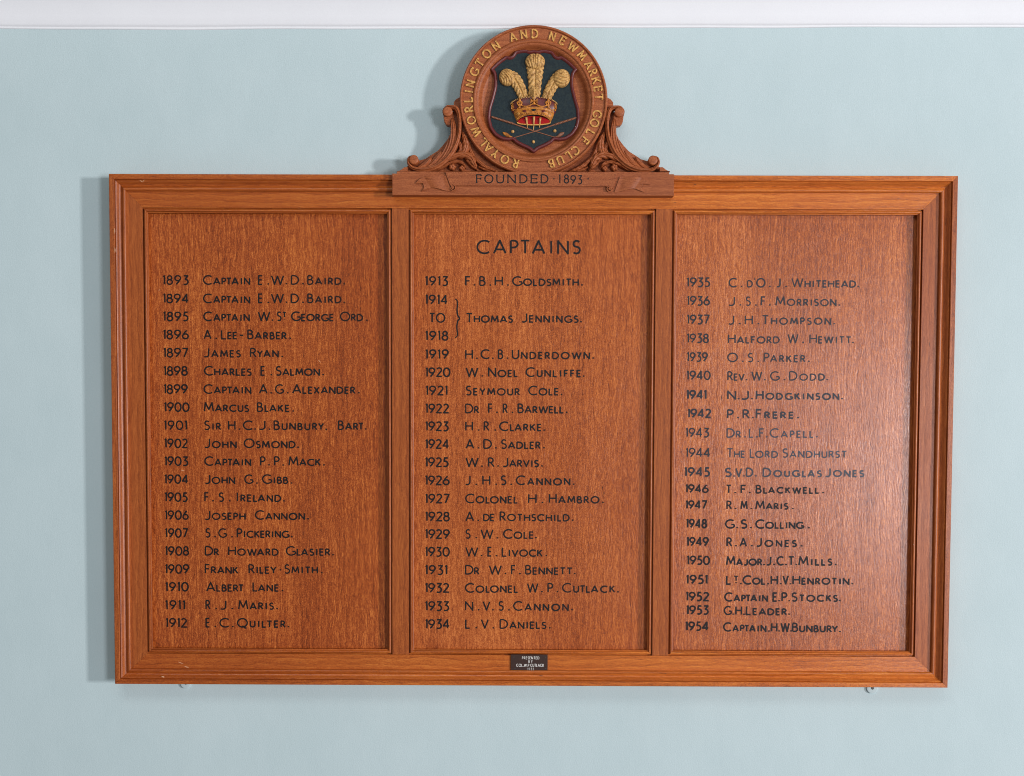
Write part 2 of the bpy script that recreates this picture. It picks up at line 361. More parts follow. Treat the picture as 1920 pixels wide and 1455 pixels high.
def text_run(mb, x0, x1, base0, base1, cap, s, stroke, d, sc_ratio=.765, allbig=False, xs_fixed=None):
    """write string s from x0 to x1 (board mm), baseline z from base0 to base1; first letter (and digits) full height, rest small"""
    items = []
    for i, ch in enumerate(s):
        h = cap if (allbig or i == 0 or not ch.isalpha()) else cap*sc_ratio
        up = ch.upper(); items.append((up, h, G[up][0]*h))
    tot = sum(i[2] for i in items); n = len(items); span = (x1-x0)-stroke if x1 is not None else None
    xs = 1.0; gap = 0
    if span is not None and n > 1:
        gap = (span-tot)/(n-1); lo, hi = .20*cap, .40*cap
        g2 = min(max(gap, lo), hi); xs = (span-g2*(n-1))/tot; gap = g2
    elif span is not None and tot > .2*cap: xs = span/tot
    x = x0+stroke/2
    k = 0
    KERN = {'TA', 'AT', 'LT', 'LY', 'AV', 'VA', 'RY', 'YA', 'PA', 'AW', 'WA', 'AY', 'UT', 'TL', 'LO', 'LA', 'PT', 'RT'}
    kn = [.13*cap if items[i][0]+items[i+1][0] in KERN else 0 for i in range(n-1)]
    if n > 1: gap += sum(kn)/(n-1)
    kn.append(0); ii = -1
    for ch, h, wd in items:
        ii += 1
        _, S = glyph_strokes(ch)
        jz = RJ.uniform(-.012, .012)*cap; js = RJ.uniform(-.012, .012)
        for st in S:
            bz = base0+(base1-base0)*((x-x0)/((x1-x0) if x1 else 1e9))+jz
            ins = stroke/2
            P = [(x+(px+js*py)*h*xs, bz+ins+py*(h-2*ins)) for px, py in st]
            wdt = stroke*RJ.uniform(.94, 1.06)*(1.15 if ch in '.,' else 1)
            for seg in split_sharp(P, wdt):
                V, Fc = ribbon(seg, wdt, d+.035*(k % 11)); mb.add(V, Fc); k += 1
        x += wd*xs+gap-kn[ii]

# ================================================================== SETTING
def struct(name, V, Fc, mat, smooth=False):
    me = bpy.data.meshes.new(name); me.from_pydata(V, [], Fc); me.materials.append(mat)
    if smooth:
        for p_ in me.polygons: p_.use_smooth = True
    o = bpy.data.objects.new(name, me); COL.objects.link(o); o['kind'] = 'structure'; return o
struct('wall', [(-4, 0, -2), (4, 0, -2), (4, 0, 1.2), (-4, 0, 1.2)], [(0, 1, 2, 3)], WALL)
# white cove: thin lip, then a broad concave sweep; its lower edge wavers slightly
zc = .7268; NX = 240; prof = [(0, .0), (.0012, .0004), (.0018, .0018), (.0016, .0034), (.0012, .0040), (.0024, .0046), (.0040, .009)]
for i in range(1, 15):
    a = pi/2*i/14; prof.append((.0040+.125*(1-cos(a)), .009+.125*sin(a)))
V = []; Fc = []
for i in range(NX+1):
    x = -4+8*i/NX; wv_ = .0011*sin(x*3.1+.6)+.0006*sin(x*11.3)+.0004*sin(x*23)-.0016*max(-1, 1-(x/.95)**2)
    for j, (dd, zz) in enumerate(prof): V.append((x, -dd, zc+zz+(wv_ if j < 4 else wv_*.4)))
m_ = len(prof)
for i in range(NX):
    for j in range(m_-1): Fc.append((i*m_+j, (i+1)*m_+j, (i+1)*m_+j+1, i*m_+j+1))
struct('cornice', V, Fc, WHT, True)

# ================================================================== THE BOARD
board = bpy.data.objects.new('honours_board', None); COL.objects.link(board)
board.location = (BX/1000, 0, BZ/1000); board.rotation_euler = (0, ROLL, 0)
board['label'] = 'large oak honours board in three panels lettered in black, with a carved crest on top'
board['category'] = 'honours board'
def avg(*a): return sum(a)/len(a)
pts = [L(*p_, 45) for p_ in ((204.1, 325.9), (1796.9, 329.8), (215.2, 1282.3), (1776.5, 1289.6))]
OX0, OX1 = avg(pts[0][0], pts[2][0]), avg(pts[1][0], pts[3][0]); OZ0, OZ1 = avg(pts[2][1], pts[3][1]), avg(pts[0][1], pts[1][1])
# outer moulding + flat: (inset, depth)
PROF = [(0, 3), (0, 44.2), (.8, 45), (9.6, 45), (10.4, 44.2), (10.6, 40.6), (12.2, 41.8), (14, 40.8), (16.2, 37.8), (18.4, 35.4), (20.8, 34.8), (23.2, 36.4),
        (25.6, 38.6), (28.0, 38.9), (30.0, 38.0), (31.2, 36.2), (31.4, 32), (62.6, 32), (63.0, 31.6), (63.0, 24), (63.0, 14)]
IL, IR, IB, IT = 58.4/63, 59.4/63, 56.2/63, 60.0/63     # the four sides differ a little in width
def member(name, a, b, mat, z=None):
    """a,b corner ids of the outer rectangle"""
    cor = {'bl': (OX0, OZ0, IL, IB), 'br': (OX1, OZ0, -IR, IB), 'tl': (OX0, OZ1, IL, -IT), 'tr': (OX1, OZ1, -IR, -IT)}
    V = []; n = len(PROF)
    A, B = cor[a], cor[b]; NS = 24
    for s in range(NS+1):
        t = s/NS
        for ins, d in PROF:
            e = 0.12  # hairline mitre gap
            ax, az = A[0]+A[2]*ins, A[1]+A[3]*ins; bx, bz = B[0]+B[2]*ins, B[1]+B[3]*ins
            if abs(ax-bx) > abs(az-bz): ax += e*(1 if bx > ax else -1); bx -= e*(1 if bx > ax else -1)
            else: az += e*(1 if bz > az else -1); bz -= e*(1 if bz > az else -1)
            V.append((ax+(bx-ax)*t, d, az+(bz-az)*t))
    Fc = []
    for s in range(NS):
        for j in range(n-1):
            q = (s*n+j, (s+1)*n+j, (s+1)*n+j+1, s*n+j+1); Fc.append(q)
    Fc.append(tuple(range(n))); Fc.append(tuple(NS*n+j for j in range(n))[::-1])
    o = mesh(name, V, Fc, mat, board, True, auto=38)
    return o
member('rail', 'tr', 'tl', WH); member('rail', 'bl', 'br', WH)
member('stile', 'tl', 'bl', WV); member('stile', 'br', 'tr', WV)
SX0, SX1, SZ0, SZ1 = OX0+58.4, OX1-59.4, OZ0+56.2, OZ1-60.0
# muntins
def lx(px, py, d=32): return L(px, py, d)[0]
m1 = (avg(lx(734.4, 395), lx(736, 1220)), avg(lx(765.2, 395), lx(767, 1220)))
m2 = (avg(lx(1229.9, 395), lx(1223.3, 1225)), avg(lx(1260.4, 395), lx(1253.4, 1225)))
for a, b in (m1, m2):
    V, Fc = box(a, b, 14, 31.9, SZ0+.1, SZ1-.1, .4); mesh('muntin', V, Fc, WV, board)
opens = [(SX0, m1[0]), (m1[1], m2[0]), (m2[1], SX1)]
BP = [(0.1, 20), (0.1, 25), (2.1, 25), (2.2, 29.4), (2.9, 31.0), (3.9, 31.8), (5.5, 31.7), (7.0, 30.7), (7.7, 29.0), (7.8, 28.2), (9.2, 27.8), (9.5, 26.2), (7.2, 24.6), (6.2, 22), (6.2, 14)]
PD = 16.2
panels = []
for a, b in opens:
    c4 = [(a, SZ0, 1, 1), (b, SZ0, -1, 1), (b, SZ1, -1, -1), (a, SZ1, 1, -1)]
    for i in range(4):
        A, B = c4[i], c4[(i+1) % 4]; V = []; n = len(BP)
        for C_ in (A, B):
            for ins, d in BP: V.append((C_[0]+C_[2]*ins, d, C_[1]+C_[3]*ins))
        Fc = [(j, n+j, n+j+1, j+1) for j in range(n-1)]+[tuple(range(n)), tuple(range(2*n-1, n-1, -1))]
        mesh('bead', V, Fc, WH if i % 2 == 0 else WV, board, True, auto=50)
    V, Fc = box(a+2, b-2, 8, PD, SZ0+2, SZ1-2); p_ = mesh('panel', V, Fc, WPANS[len(panels)], board); panels.append(p_)
V, Fc = box(OX0+61, OX1-62, 3, 7.9, OZ0+59, OZ1-63); mesh('back_board', V, Fc, WV, board)

# ------------------------------------------------------------------ lettering on the panels
TXT = [
 # panel, origin x,y, scale, cap(px), rows: (baseline, base-right, stroke px, faded, [(word,x0,x1)...]) in enlarged coordinates
 (0, 280, 480, 3.828, 18.6, [
  (208, 0, '1893,95,285 Captain,385,725 E,780,815 .,853 W,873,968 .,983 D,1015,1075 .,1102 Baird,1133,1380 .,1398'),
  (340, 0, '1894,98,285 Captain,385,725 E,780,815 .,853 W,873,968 .,983 D,1015,1075 .,1102 Baird,1133,1380 .,1398'),
  (469, 0, '1895,98,283 Captain,387,722 W,778,868 .,883 S,915,950 ^T,956,985 George,1017,1325 Ord,1368,1535 .,1560'),
  (599, 0, '1896,98,285 A,390,447 .,480 Lee,515,633 -,645,680 Barber,703,988 .,1010'),
  (729, 0, '1897,100,280 James,390,657 Ryan,723,930 .,952'),
  (860, 0, '1898,102,277 Charles,392,735 E,798,833 .,875 Salmon,907,1225 .,1247'),
  (990, 0, '1899,102,278 Captain,388,733 A,787,850 .,873 G,902,965 .,992 Alexander,1025,1480 .,1502'),
  (1120, 0, '1900,105,290 Marcus,390,717 Blake,772,1008 .,1032'),
  (1250, 0, '1901,105,272 Sir,393,517 H,565,620 .,645 C,672,742 .,758 J,785,835 .,862 Bunbury,892,1255 ;,1268 Bart,1353,1540 .,1551'),
  (1380, 0, '1902,107,278 John,395,628 Osmond,677,1050 .,1067')]),
 (0, 280, 840, 3.637, 18.5, [
  (123, 0, '1903,102,267 Captain,375,695 P,755,793 .,815 P,850,890 .,912 Mack,948,1170 .,1190'),
  (246, 0, '1904,102,267 John,378,587 G,647,708 .,733 Gibb,768,948 .,968'),
  (368, 0, '1905,103,263 F,375,408 .,433 S,473,510 .,547 Ireland,588,900 .,917'),
  (491, 0, '1906,105,270 Joseph,378,658 Cannon,720,1062 .,1082'),
  (613, 0, '1907,107,265 S,382,418 .,447 G,470,528 .,563 Pickering,595,955 .,970'),
  (735, 0, '1908,107,272 Dr,378,477 Howard,537,883 Glasier,930,1235 .,1252'),
  (858, 0, '1909,107,274 Frank,378,607 Riley,676,868 -,883,905 Smith,920,1152 .,1175'),
  (980, 0, '1910,108,270 Albert,387,645 Lane,703,885 .,907'),
  (1103, 0, '1911,108,245 R,382,418 .,455 J,482,527 .,565 Maris,605,850 .,870'),
  (1225, 0, '1912,110,260 E,383,415 .,449 C,478,545 .,568 Quilter,597,930 .,948')]),
 (1, 760, 380, 3.031, 18.8, [
  (293, 1, 'CAPTAINS,403,997'),
  (474, 0, '1913,112,245 F,340,372 .,392 B,420,457 .,482 H,507,555 .,582 Goldsmith,607,987 .,1003'),
  (579, 0, '1914,112,243'),
  (683, 0, '!TO,135,228 Thomas,343,612 Jennings,660,985 .,997'),
  (784, 0, '1918,113,245'),
  (890, 0, '1919,113,247 H,340,385 .,406 C,427,480 .,496 B,525,558 .,580 Underdown,605,1050 .,1067'),
  (992, 0, '1920,113,257 W,343,415 .,437 Noel,470,642 Cunliffe,683,1000 .,1012'),
  (1096, 0, '1921,115,240 Seymour,343,652 Cole,698,873 .,887'),
  (1198, 0, '1922,113,250 Dr,340,420 F,470,498 .,520 R,553,583 .,608 Barwell,637,902 .,916'),
  (1299, 0, '1923,113,248 H,340,385 .,415 R,445,478 .,510 Clarke,533,775 .,789'),
  (1400, 0, '1924,113,250 A,343,392 .,415 D,443,493 .,514 Sadler,543,770 .,787')]),
 (1, 760, 820, 3.465, 18.8, [
  (194, 0, '1925,128,283 W,390,477 .,497 R,537,580 .,602 Jarvis,632,868 .,887'),
  (312, 0, '1926,128,288 J,388,425 .,460 H,500,553 .,589 S,620,657 .,687 Cannon,718,1073 .,1092'),
  (430, 0, '1927,128,288 Colonel,388,733 H,797,853 .,890 Hambro,932,1262 .,1282'),
  (546, 0, '1928,128,290 A,390,447 .,473 _de,505,580 Rothschild,612,1068 .,1085'),
  (660, 0, '1929,128,290 S,390,425 .,460 W,488,573 .,597 Cole,635,835 .,848'),
  (776, 0, '1930,128,290 W,390,475 .,495 E,533,563 .,591 Livock,625,893 .,915'),
  (893, 0, '1931,128,273 Dr,387,482 W,542,627 .,650 F,687,718 .,743 Bennett,778,1087 .,1099'),
  (1010, 0, '1932,128,287 Colonel,387,735 W,790,865 .,886 P,923,962 .,987 Cutlack,1018,1363 .,1380'),
  (1128, 0, '1933,128,287 N,388,443 .,475 V,502,553 .,568 S,605,640 .,672 Cannon,700,1062 .,1082'),
  (1245, 0, '1934,128,290 L,388,423 .,460 V,490,543 .,571 Daniels,612,917 .,937')]),
 (2, 1240, 480, 3.829, 18.3, [
  (223, 2, '1935,180,352 C,482,543 .,575 _d,615,657 ^\',665,672 O,680,748 .,777 J,825,858 .,895 Whitehead,932,1398 .,1413'),
  (356, 2, '1936,182,350 J,483,530 .,567 S,605,643 .,678 F,713,748 .,778 Morrison,818,1258 .,1277'),
  (490, 2, '1937,182,347 J,480,525 .,562 H,598,658 .,696 Thompson,722,1218 .,1240'),
  (625, 2, '1938,182,342 Halford,478,850 W,905,985 .,1017 Hewitt,1062,1365 .,1374'),
  (760, 2, '1939,182,335 O,473,550 .,583 S,620,660 .,695 Parker,733,1035 .,1058'),
  (892, 2, '1940,180,355 Rev,473,598 .,610 W,645,725 .,742 G,780,848 .,883 Dodd,917,1175 .,1190'),
  (1030, 3, '1941,178,325 N,472,538 .,553 J,572,632 .,650 Hodgkinson,677,1278 .,1296'),
  (1165, 3, '1942,185,360 P,470,520 .,550 R,583,635 .,655 Frere,677,953 .,980'),
  (1302, 2, '1943,173,345 Dr,467,573 .,600 L,627,665 .,685 F,700,738 .,755 Capell,777,1095 .,1115'),
  (1446, 2, '1944,173,353 The,468,602 Lord,634,838 Sandhurst,868,1333')]),
 (2, 1240, 840, 3.6375, 18.4, [
  (196, 3, '1945,155,333 S,433,480 .,495 V,503,553 .,562 D,575,628 .,643 Douglas,690,1095 Jones,1115,1385'),
  (308, 4, '1946,162,323 T,440,480 .,503 F,540,580 .,602 Blackwell,643,1078 .,1102'),
  (417, 4, '1947,163,313 R,443,483 .,505 M,540,590 .,613 Maris,640,867 .,895'),
  (548, 3, '1948,167,313 G,433,500 .,517 S,540,587 .,610 Colling,640,973 .,1005'),
  (672, 3, '1949,170,325 R,443,485 .,508 A,533,585 .,615 Jones,645,925 .,955'),
  (799, 3, '1950,172,333 Major,440,690 .,700 J,715,752 .,768 C,785,837 .,850 T,862,910 .,920 Mills,933,1167 .,1188'),
  (930, 3, '1951,167,315 L,440,478 ^T,492,528 .,540 Col,553,712 .,728 H,745,797 .,813 V,825,870 .,880 Henrotin,893,1283 .,1302'),
  (1046, 3, '1952,165,328 Captain,428,728 E,757,792 .,803 P,818,860 .,872 Stocks,887,1205 .,1215'),
  (1138, 3, '1953,168,325 G,425,480 .,490 H,503,552 .,562 Leader,575,858 .,870'),
  (1248, 5, '1954,162,325 Captain,420,718 .,732 H,747,793 .,803 W,812,877 .,884 Bunbury,890,1205 .,1217')]),
]
TD = PD+.25
for pi_, ox, oy, scl, cap, rows in TXT:
    for base, kind, toks in rows:
        first = True; name_mb = MB(); year_mb = MB()
        for tk in toks.split(' '):
            f = tk.split(','); s = f[0]; a = float(f[1]); b = float(f[2]) if len(f) > 2 else None
            x0, zb = L(ox+a/scl, oy+base/scl, TD)
            rise = 0.0
            if kind in (2, 3, 4, 5) and not s[0].isdigit(): rise = -1.0 if kind != 5 else -1.6-(a-420)/900*1.6
            ks = L(ox+a/scl+1, oy+base/scl, TD)[0]-x0      # mm per photo px here
            x1 = x0+(b-a)/scl*ks if b is not None else None
            stroke = {0: 2.7, 1: 3.6, 2: 2.6, 3: 3.2, 4: 2.9, 5: 3.1}[kind]
            c = cap*ks; big = False
            if kind == 1: c = 27.2*ks; big = True
            if kind == 4: c *= .93
            if s[0].isdigit(): stroke *= 1.06; big = True
            zb += rise
            if s == 'Bart': name_mb.build('inscription', INK, panels[pi_]); name_mb = MB()
            mbx = year_mb if s[0].isdigit() else name_mb
            if s == '.': s2 = '.'; text_run(mbx, x0-stroke/2, None, zb, zb, c, '.', stroke, TD); continue
            if s == ';': text_run(mbx, x0-stroke/2, None, zb, zb, c, ',', stroke, TD); continue
            if s[0] == '^':
                if s[1] == "'": text_run(mbx, x0, None, zb, zb, c, "'", stroke*.7, TD)
                else:
                    text_run(mbx, x0, x1, zb+c*.36, zb+c*.36, c*.60, s[1], stroke*.8, TD)
                    text_run(mbx, x0+.1*c, x1-.1*c, zb+c*.05, zb+c*.05, c*.4, '-', stroke*.6, TD)
                continue
            if s[0] == '_': text_run(mbx, x0, x1, zb, zb, c*.765, s[1:], stroke*.95, TD, allbig=True); continue
            if s[0] == '!': text_run(year_mb, x0, x1, zb, zb, c, s[1:], stroke, TD, allbig=True); continue
            e = rise if kind == 5 and not s[0].isdigit() else 0
            text_run(mbx, x0, x1, zb, zb+(-(b-a)/900*1.6 if e else 0), c, s, stroke, TD, allbig=big)
        mat = INK2 if kind in (2,) and pi_ == 2 else INK
        if pi_ == 2 and kind == 3: mat = INK2 if base in (1030, 1165, 196) else INK
        if pi_ == 2 and base in (1302, 1446, 196): mat = INK3
        if year_mb.V: year_mb.build('year', INK2 if mat is INK3 else mat, panels[pi_])
        if name_mb.V: name_mb.build('inscription', mat, panels[pi_])
br = [(283, 547), (294, 556), (296, 580), (294, 610), (298, 640), (308, 658), (298, 674), (293, 705), (296, 740), (294, 758), (284, 768)]
P = [L(760+x/3.031, 380+y/3.031, TD) for x, y in br]; P = crom(P, 40)
mb = MB().add(*ribbon(P, [1.9+1.0*sin(pi*i/39) for i in range(40)], TD)); mb.build('brace', INK, panels[1])
# stray brush ticks and small chips in the varnish
def sliver(p0, p1, wd, d, mat, parent, name):
    a = L(*p0, d); b = L(*p1, d); m = ((a[0]+b[0])/2+.3, (a[1]+b[1])/2-.2)
    V, Fc = ribbon([a, m, b], [wd*.4, wd, wd*.3], d); mesh(name, V, Fc, mat, parent)
sliver((1128.8, 911), (1129, 918), 1.5, TD, INK, panels[1], 'paint_tick')
sliver((1132.3, 922), (1132, 928), 1.3, TD, INK, panels[1], 'paint_tick')
sliver((1114.4, 922), (1114.6, 924.5), 1.0, TD, INK, panels[1], 'paint_tick')
sliver((1353, 741), (1352.6, 751), 1.2, TD, INK2, panels[2], 'paint_tick')
sliver((340, 882.2), (346, 882.8), 1.1, TD, CHIP, panels[0], 'scratch')
sliver((597, 675), (601, 679.5), .8, TD, CHIP, panels[0], 'scratch')
sliver((297.5, 545), (299, 542), .8, TD, CHIP, panels[0], 'scratch')

# ------------------------------------------------------------------ presentation plate
PZ = 35.0
p0 = L(957.6, 1257.2, PZ); p1 = L(1026.9, 1227.4, PZ)
V, Fc = box(p0[0], p1[0], 32.05, PZ, p0[1], p1[1], .5); plate = mesh('presentation_plate', V, Fc, PLQ, board)
for s, x0, x1, y0, y1 in (('PRESENTED', 705, 1095, 375, 430), ('BY', 850, 942, 458, 510), ('COL.W.P', 575, 868, 540, 598), ('CUTLACK', 890, 1200, 540, 598), ('1933', 830, 970, 628, 675)):
    mb = MB(); a = L(920+x0/12, 1200+y1/12, PZ); b = L(920+x1/12, 1200+y0/12, PZ)
    h = b[1]-a[1]
    items = list(s); tot = sum(G[c][0] for c in items)*h*.8; st = h*.145
    gap = (b[0]-a[0]-st-tot)/(len(items)-1); x = a[0]+st/2
    for k, c in enumerate(items):
        for q, S in enumerate(G[c][1]):
            for q2, seg in enumerate(split_sharp([(x+px*h*.8, a[1]+py*h) for px, py in S], st)): mb.add(*ribbon(seg, st, PZ+.12+.03*(q*3+q2)))
        x += G[c][0]*h*.8+gap
    mb.build('engraved_line', WHITE, plate)
for x, y in ((520, 385), (1235, 388), (545, 640), (1238, 642)):
    c = L(920+x/12, 1200+y/12, PZ); mb = MB()
    ring = [(c[0]+1.1*cos(t*pi/5), c[1]+1.1*sin(t*pi/5)) for t in range(10)]
    mb.add(*prism(ring, PZ-.3, PZ+.45, .25)); mb.build('screw', STEEL, plate)

# ================================================================== CREST
CXP = 1000.4
def Z3(x, y, d): return L(720+x/6.928, 170+y/6.928, d)
CX = L(CXP, 187, 50)[0]
# --- base slab
SD = 58.0
a = L(735.4, 365.8, SD); b = L(1264.0, 326.6, SD); 
slab_mb = MB().add(*box(a[0], b[0], 45.3, SD, a[1], b[1], .6)).add(*box(a[0]+.4, b[0]-.4, 32.2, 45.2, a[1]+.2, OZ1-32.2))
c0 = L(743.8, 321.4, SD-3); c1 = L(1254.8, 321.4, SD-3)
slab_mb.add(*box(c0[0], c1[0], 24, SD-3, b[1]-.3, c0[1], .5))
slab = slab_mb.build('crest_base', WC, board)
# concave stops at the ends of the upper step
for sgn in (1, -1):
    P = [L(CXP+sgn*(x-CXP), y, 50) for x, y in ((744.5, 321.6), (749, 320.2), (753, 318), (756, 315.5), (758.5, 313.8), (764, 313.8), (764, 321.6))]
    mesh('base_stop', *prism(P, 26, 52, .4), WC, slab)
# --- banner
BD = SD+3.6
P = [L(x, y, BD) for x, y in ((835, 322.2), (1158, 322.2), (1151, 350), (1149.5, 353), (1135, 349.2), (866, 348.0), (853.7, 347.8), (848, 353.5), (843, 345), (838, 332))]
banner = mesh('banner', *prism(P, SD-.5, BD, .3), WC, board)
for (x, y), sg in (((849.0, 352.6), 1), ((1143.4, 354.6), -1)):
    # rolled corner of the banner: a little spiral scroll
    pts_ = []
    for i in range(26):
        t = i/25; ang = pi/2+sg*(-t*2.1*2*pi*.62); r = 6.0*(1-.72*t)
        c = L(x, y, BD); pts_.append((c[0]+r*cos(ang), c[1]+r*sin(ang)))
    mesh('banner_curl', *thick_ribbon(pts_, 1.5, SD-.5, BD+1.4), WC, banner)
    c = L(x, y, BD); ring = [(c[0]+2.0*cos(t*pi/6), c[1]+2.0*sin(t*pi/6)) for t in range(12)]
    mesh('banner_curl', *prism(ring, SD-.5, BD+.9, .5), WC, banner)
def patch(top, bot, depth, name, mat, parent, n=40, m=10, floor=SD-.5):
    """ribbon tail between two edge curves; depth(u) waves"""
    T, B = crom(top, n), crom(bot, n); V = []; Fc = []
    for i in range(n):
        u = i/(n-1)
        for j in range(m):
            v = j/(m-1); V.append((T[i][0]*(1-v)+B[i][0]*v, depth(u, v), T[i][1]*(1-v)+B[i][1]*v))
    for i in range(n-1):
        for j in range(m-1): Fc.append((i*m+j, (i+1)*m+j, (i+1)*m+j+1, i*m+j+1))
    bl = [i*m for i in range(n)]+[(n-1)*m+j for j in range(1, m)]+[i*m+m-1 for i in range(n-2, -1, -1)]+[j for j in range(m-2, 0, -1)]
    k = len(V); V += [(V[i][0], floor, V[i][2]) for i in bl]; q = len(bl)
    for i in range(q): Fc.append((bl[i], bl[(i+1) % q], k+(i+1) % q, k+i))
    return mesh(name, V, Fc, mat, parent, True, auto=50)
tl = [L(x, y, BD) for x, y in ((836, 329.5), (824, 330.0), (808, 329.8), (796, 331.5), (787, 335.5), (779, 343.5))]
blw = [L(x, y, BD) for x, y in ((846, 358.5), (832, 356.3), (820, 352.8), (809, 351.6), (799.5, 354.8), (789.5, 358.5))]
md = [((t[0]*.55+b_[0]*.45), (t[1]*.55+b_[1]*.45)) for t, b_ in zip(tl, blw)]
md2 = md[:-1]+[L(800, 343.5, BD)]
wave = lambda u, v: SD+.5+4.2*max(0, sin(pi*min(1, u*1.25)))**1.2+3.0*max(0, sin(pi*(u-.62)/.5))
for sgn in (1, -1):
    def mir(P): return P if sgn == 1 else [(2*CX-x-1.5, z-.8) for x, z in P]
    patch(mir(tl), mir(md2), wave, 'ribbon_tail', WC, slab)
    patch(mir(md2), mir(blw), lambda u, v: wave(u, v)-.5*u, 'ribbon_tail', WC, slab)
# --- FOUNDED 1893 (cut and blackened serif capitals)
mb = MB()
FT = BD+.12
for ch, x0, x1 in (('F', 893, 903), ('O', 908.3, 925), ('U', 930.8, 945), ('N', 951.6, 967), ('D', 974.3, 989), ('E', 995.3, 1008), ('D', 1014, 1028.2), ('·', 1037.5, 1037.6),
                   ('1', 1048, 1052), ('8', 1057.2, 1067), ('9', 1069.6, 1080), ('3', 1083, 1092), ('·', 1101.6, 1101.7)):
    if ch == '1': mb.build('inscription', INK, banner); mb = MB()
    yb = 343.7 if ch not in '93' else 345.2; yt = 326.9 if ch not in '93' else 328.5
    a = L(x0, yb, FT); b = L(x1, yt, FT); h = b[1]-a[1]; wd, S = glyph_strokes(ch, .09)
    k = (b[0]-a[0]-1.6)/max(wd*h, .3*h) if ch != '·' else 1
    for q, st in enumerate(S):
        P = [(a[0]+.8+px*h*k, a[1]+.8+py*(h-1.6)) for px, py in st]
        thin = (len(st) == 2 and abs(st[0][1]-st[1][1]) < .08)
        for q2, seg in enumerate(split_sharp(P, 2.2)): mb.add(*ribbon(seg, 1.35 if thin else 2.2, FT+.03*(q*4+q2)))
mb.build('inscription', INK, banner)

# --- roundel (lathe)
RC = L(CXP, 187.6, 50); RS = (L(CXP+138.8, 187.6, 50)[0]-RC[0])/138.8
RP = [(138.4, 22), (138.8, 24), (138.8, 49.0), (138.2, 51.0), (136.6, 52.2), (134.8, 51.8), (133.6, 50.2), (133.2, 48.6), (114.6, 48.6), (114.0, 50.4), (112.6, 52.0), (110.4, 52.4), (108.6, 51.4),
      (107.9, 49.8), (106.6, 49.6), (104.4, 49.0), (102.0, 46.6), (99.6, 42.8), (97.6, 39.6), (95.2, 38.0), (90, 37.4), (50, 37.2)]
NT = 160; V = []; Fc = []; n = len(RP)
for i in range(NT):
    t = 2*pi*i/NT
    for r, d in RP:
        yo = 2.0*max(0, min(1, (114.5-r)/2)) if r < 114.5 else 0
        V.append((RC[0]+r*RS*cos(t), d, RC[1]+r*RS*sin(t)-yo))
V.append((RC[0], 37.2, RC[1]))
for i in range(NT):
    j = (i+1) % NT
    for k in range(n-1): Fc.append((i*n+k, j*n+k, j*n+k+1, i*n+k+1))
    Fc.append((i*n+n-1, j*n+n-1, len(V)-1))
roundel = mesh('roundel', V, Fc, WC, board, True, auto=40)
lets = [('R', 605, 1388), ('O', 508, 1335), ('Y', 408, 1288), ('A', 345, 1228), ('L', 288, 1178),
        ('W', 212, 1080), ('O', 172, 965), ('R', 150, 856), ('L', 140, 765), ('I', 150, 684), ('N', 162, 606), ('G', 202, 492), ('T', 252, 402), ('O', 325, 316), ('N', 415, 238),
        ('A', 582, 155), ('N', 688, 130), ('D', 795, 125),
        ('N', 963, 157), ('E', 1065, 190), ('W', 1165, 252), ('M', 1252, 335), ('A', 1318, 425), ('R', 1362, 497), ('K', 1402, 573), ('E', 1424, 655), ('T', 1432, 738),
        ('G', 1405, 903), ('O', 1377, 990), ('L', 1333, 1085), ('F', 1292, 1167),
        ('C', 1195, 1262), ('L', 1127, 1315), ('U', 1042, 1355), ('B', 955, 1385)]
for ch, zx, zy in lets:
    p_ = L(850+zx/5.197, 40+zy/5.197, 50); ang = atan2(p_[1]-RC[1], p_[0]-RC[0])
    R0 = 114.9*RS; h = 14.9*RS; rot = ang-pi/2; mb = MB()
    wd, S = glyph_strokes(ch, .10); wx = wd*h*1.0
    kx = .90 if wd > .6 else 1.05
    for q, st in enumerate(S):
        P = []
        for px, py in st:
            lx_, lz = (px-wd/2)*h*kx, R0+py*h
            P.append((RC[0]+lx_*cos(rot)-lz*sin(rot), RC[1]+lx_*sin(rot)+lz*cos(rot)))
        thin = (len(st) == 2 and abs(st[0][1]-st[1][1]) < .08)
        for q2, seg in enumerate(split_sharp(P, 2.5)): mb.add(*thick_ribbon(seg, 1.6 if thin else 2.7, 48.4, 50.9+.05*(q*4+q2)))
    mb.build('letter', GOLD, roundel)

# --- shield
def Q2(x, y, d=44): return L(850+x/5.197, 40+y/5.197, d)
half = [(785, 272), (752, 290), (700, 272), (600, 288), (572, 335), (548, 348), (520, 330), (440, 385), (362, 458), (350, 470), (388, 500), (398, 560), (396, 640), (370, 745), (338, 850),
        (330, 950), (350, 1040), (400, 1112), (470, 1155), (550, 1166), (574, 1148), (600, 1182), (660, 1216), (735, 1248), (782, 1288)]
left = [Q2(x, y) for x, y in half]
sx_ = Q2(783, 700)[0]
out = left+[(2*sx_-x, z) for x, z in left[-2:0:-1]]
dens = []
for i in range(len(out)):
    a, b = out[i], out[(i+1) % len(out)]; k = max(1, int(hypot(a[0]-b[0], a[1]-b[1])/2.5))
    dens += [(a[0]+(b[0]-a[0])*t/k, a[1]+(b[1]-a[1])*t/k) for t in range(k)]
for _ in range(2): dens = [tuple(.25*dens[i-1][q]+.5*dens[i][q]+.25*dens[(i+1) % len(dens)][q] for q in (0, 1)) for i in range(len(dens))]
dens = ccw(dens)
shield = mesh('shield', *prism(offset_poly(dens, -3.0), 37, 44), NAVY, board)
rp = [(0, 36.8), (0, 44.6), (-.7, 46.2), (-2.0, 47.0), (-3.4, 46.8), (-5.2, 45.8), (-6.2, 43.9)]
V = []; Fc = []; q = len(dens)
for o_, d in rp:
    R_ = offset_poly(dens, o_); V += [(x, d, z) for x, z in R_]
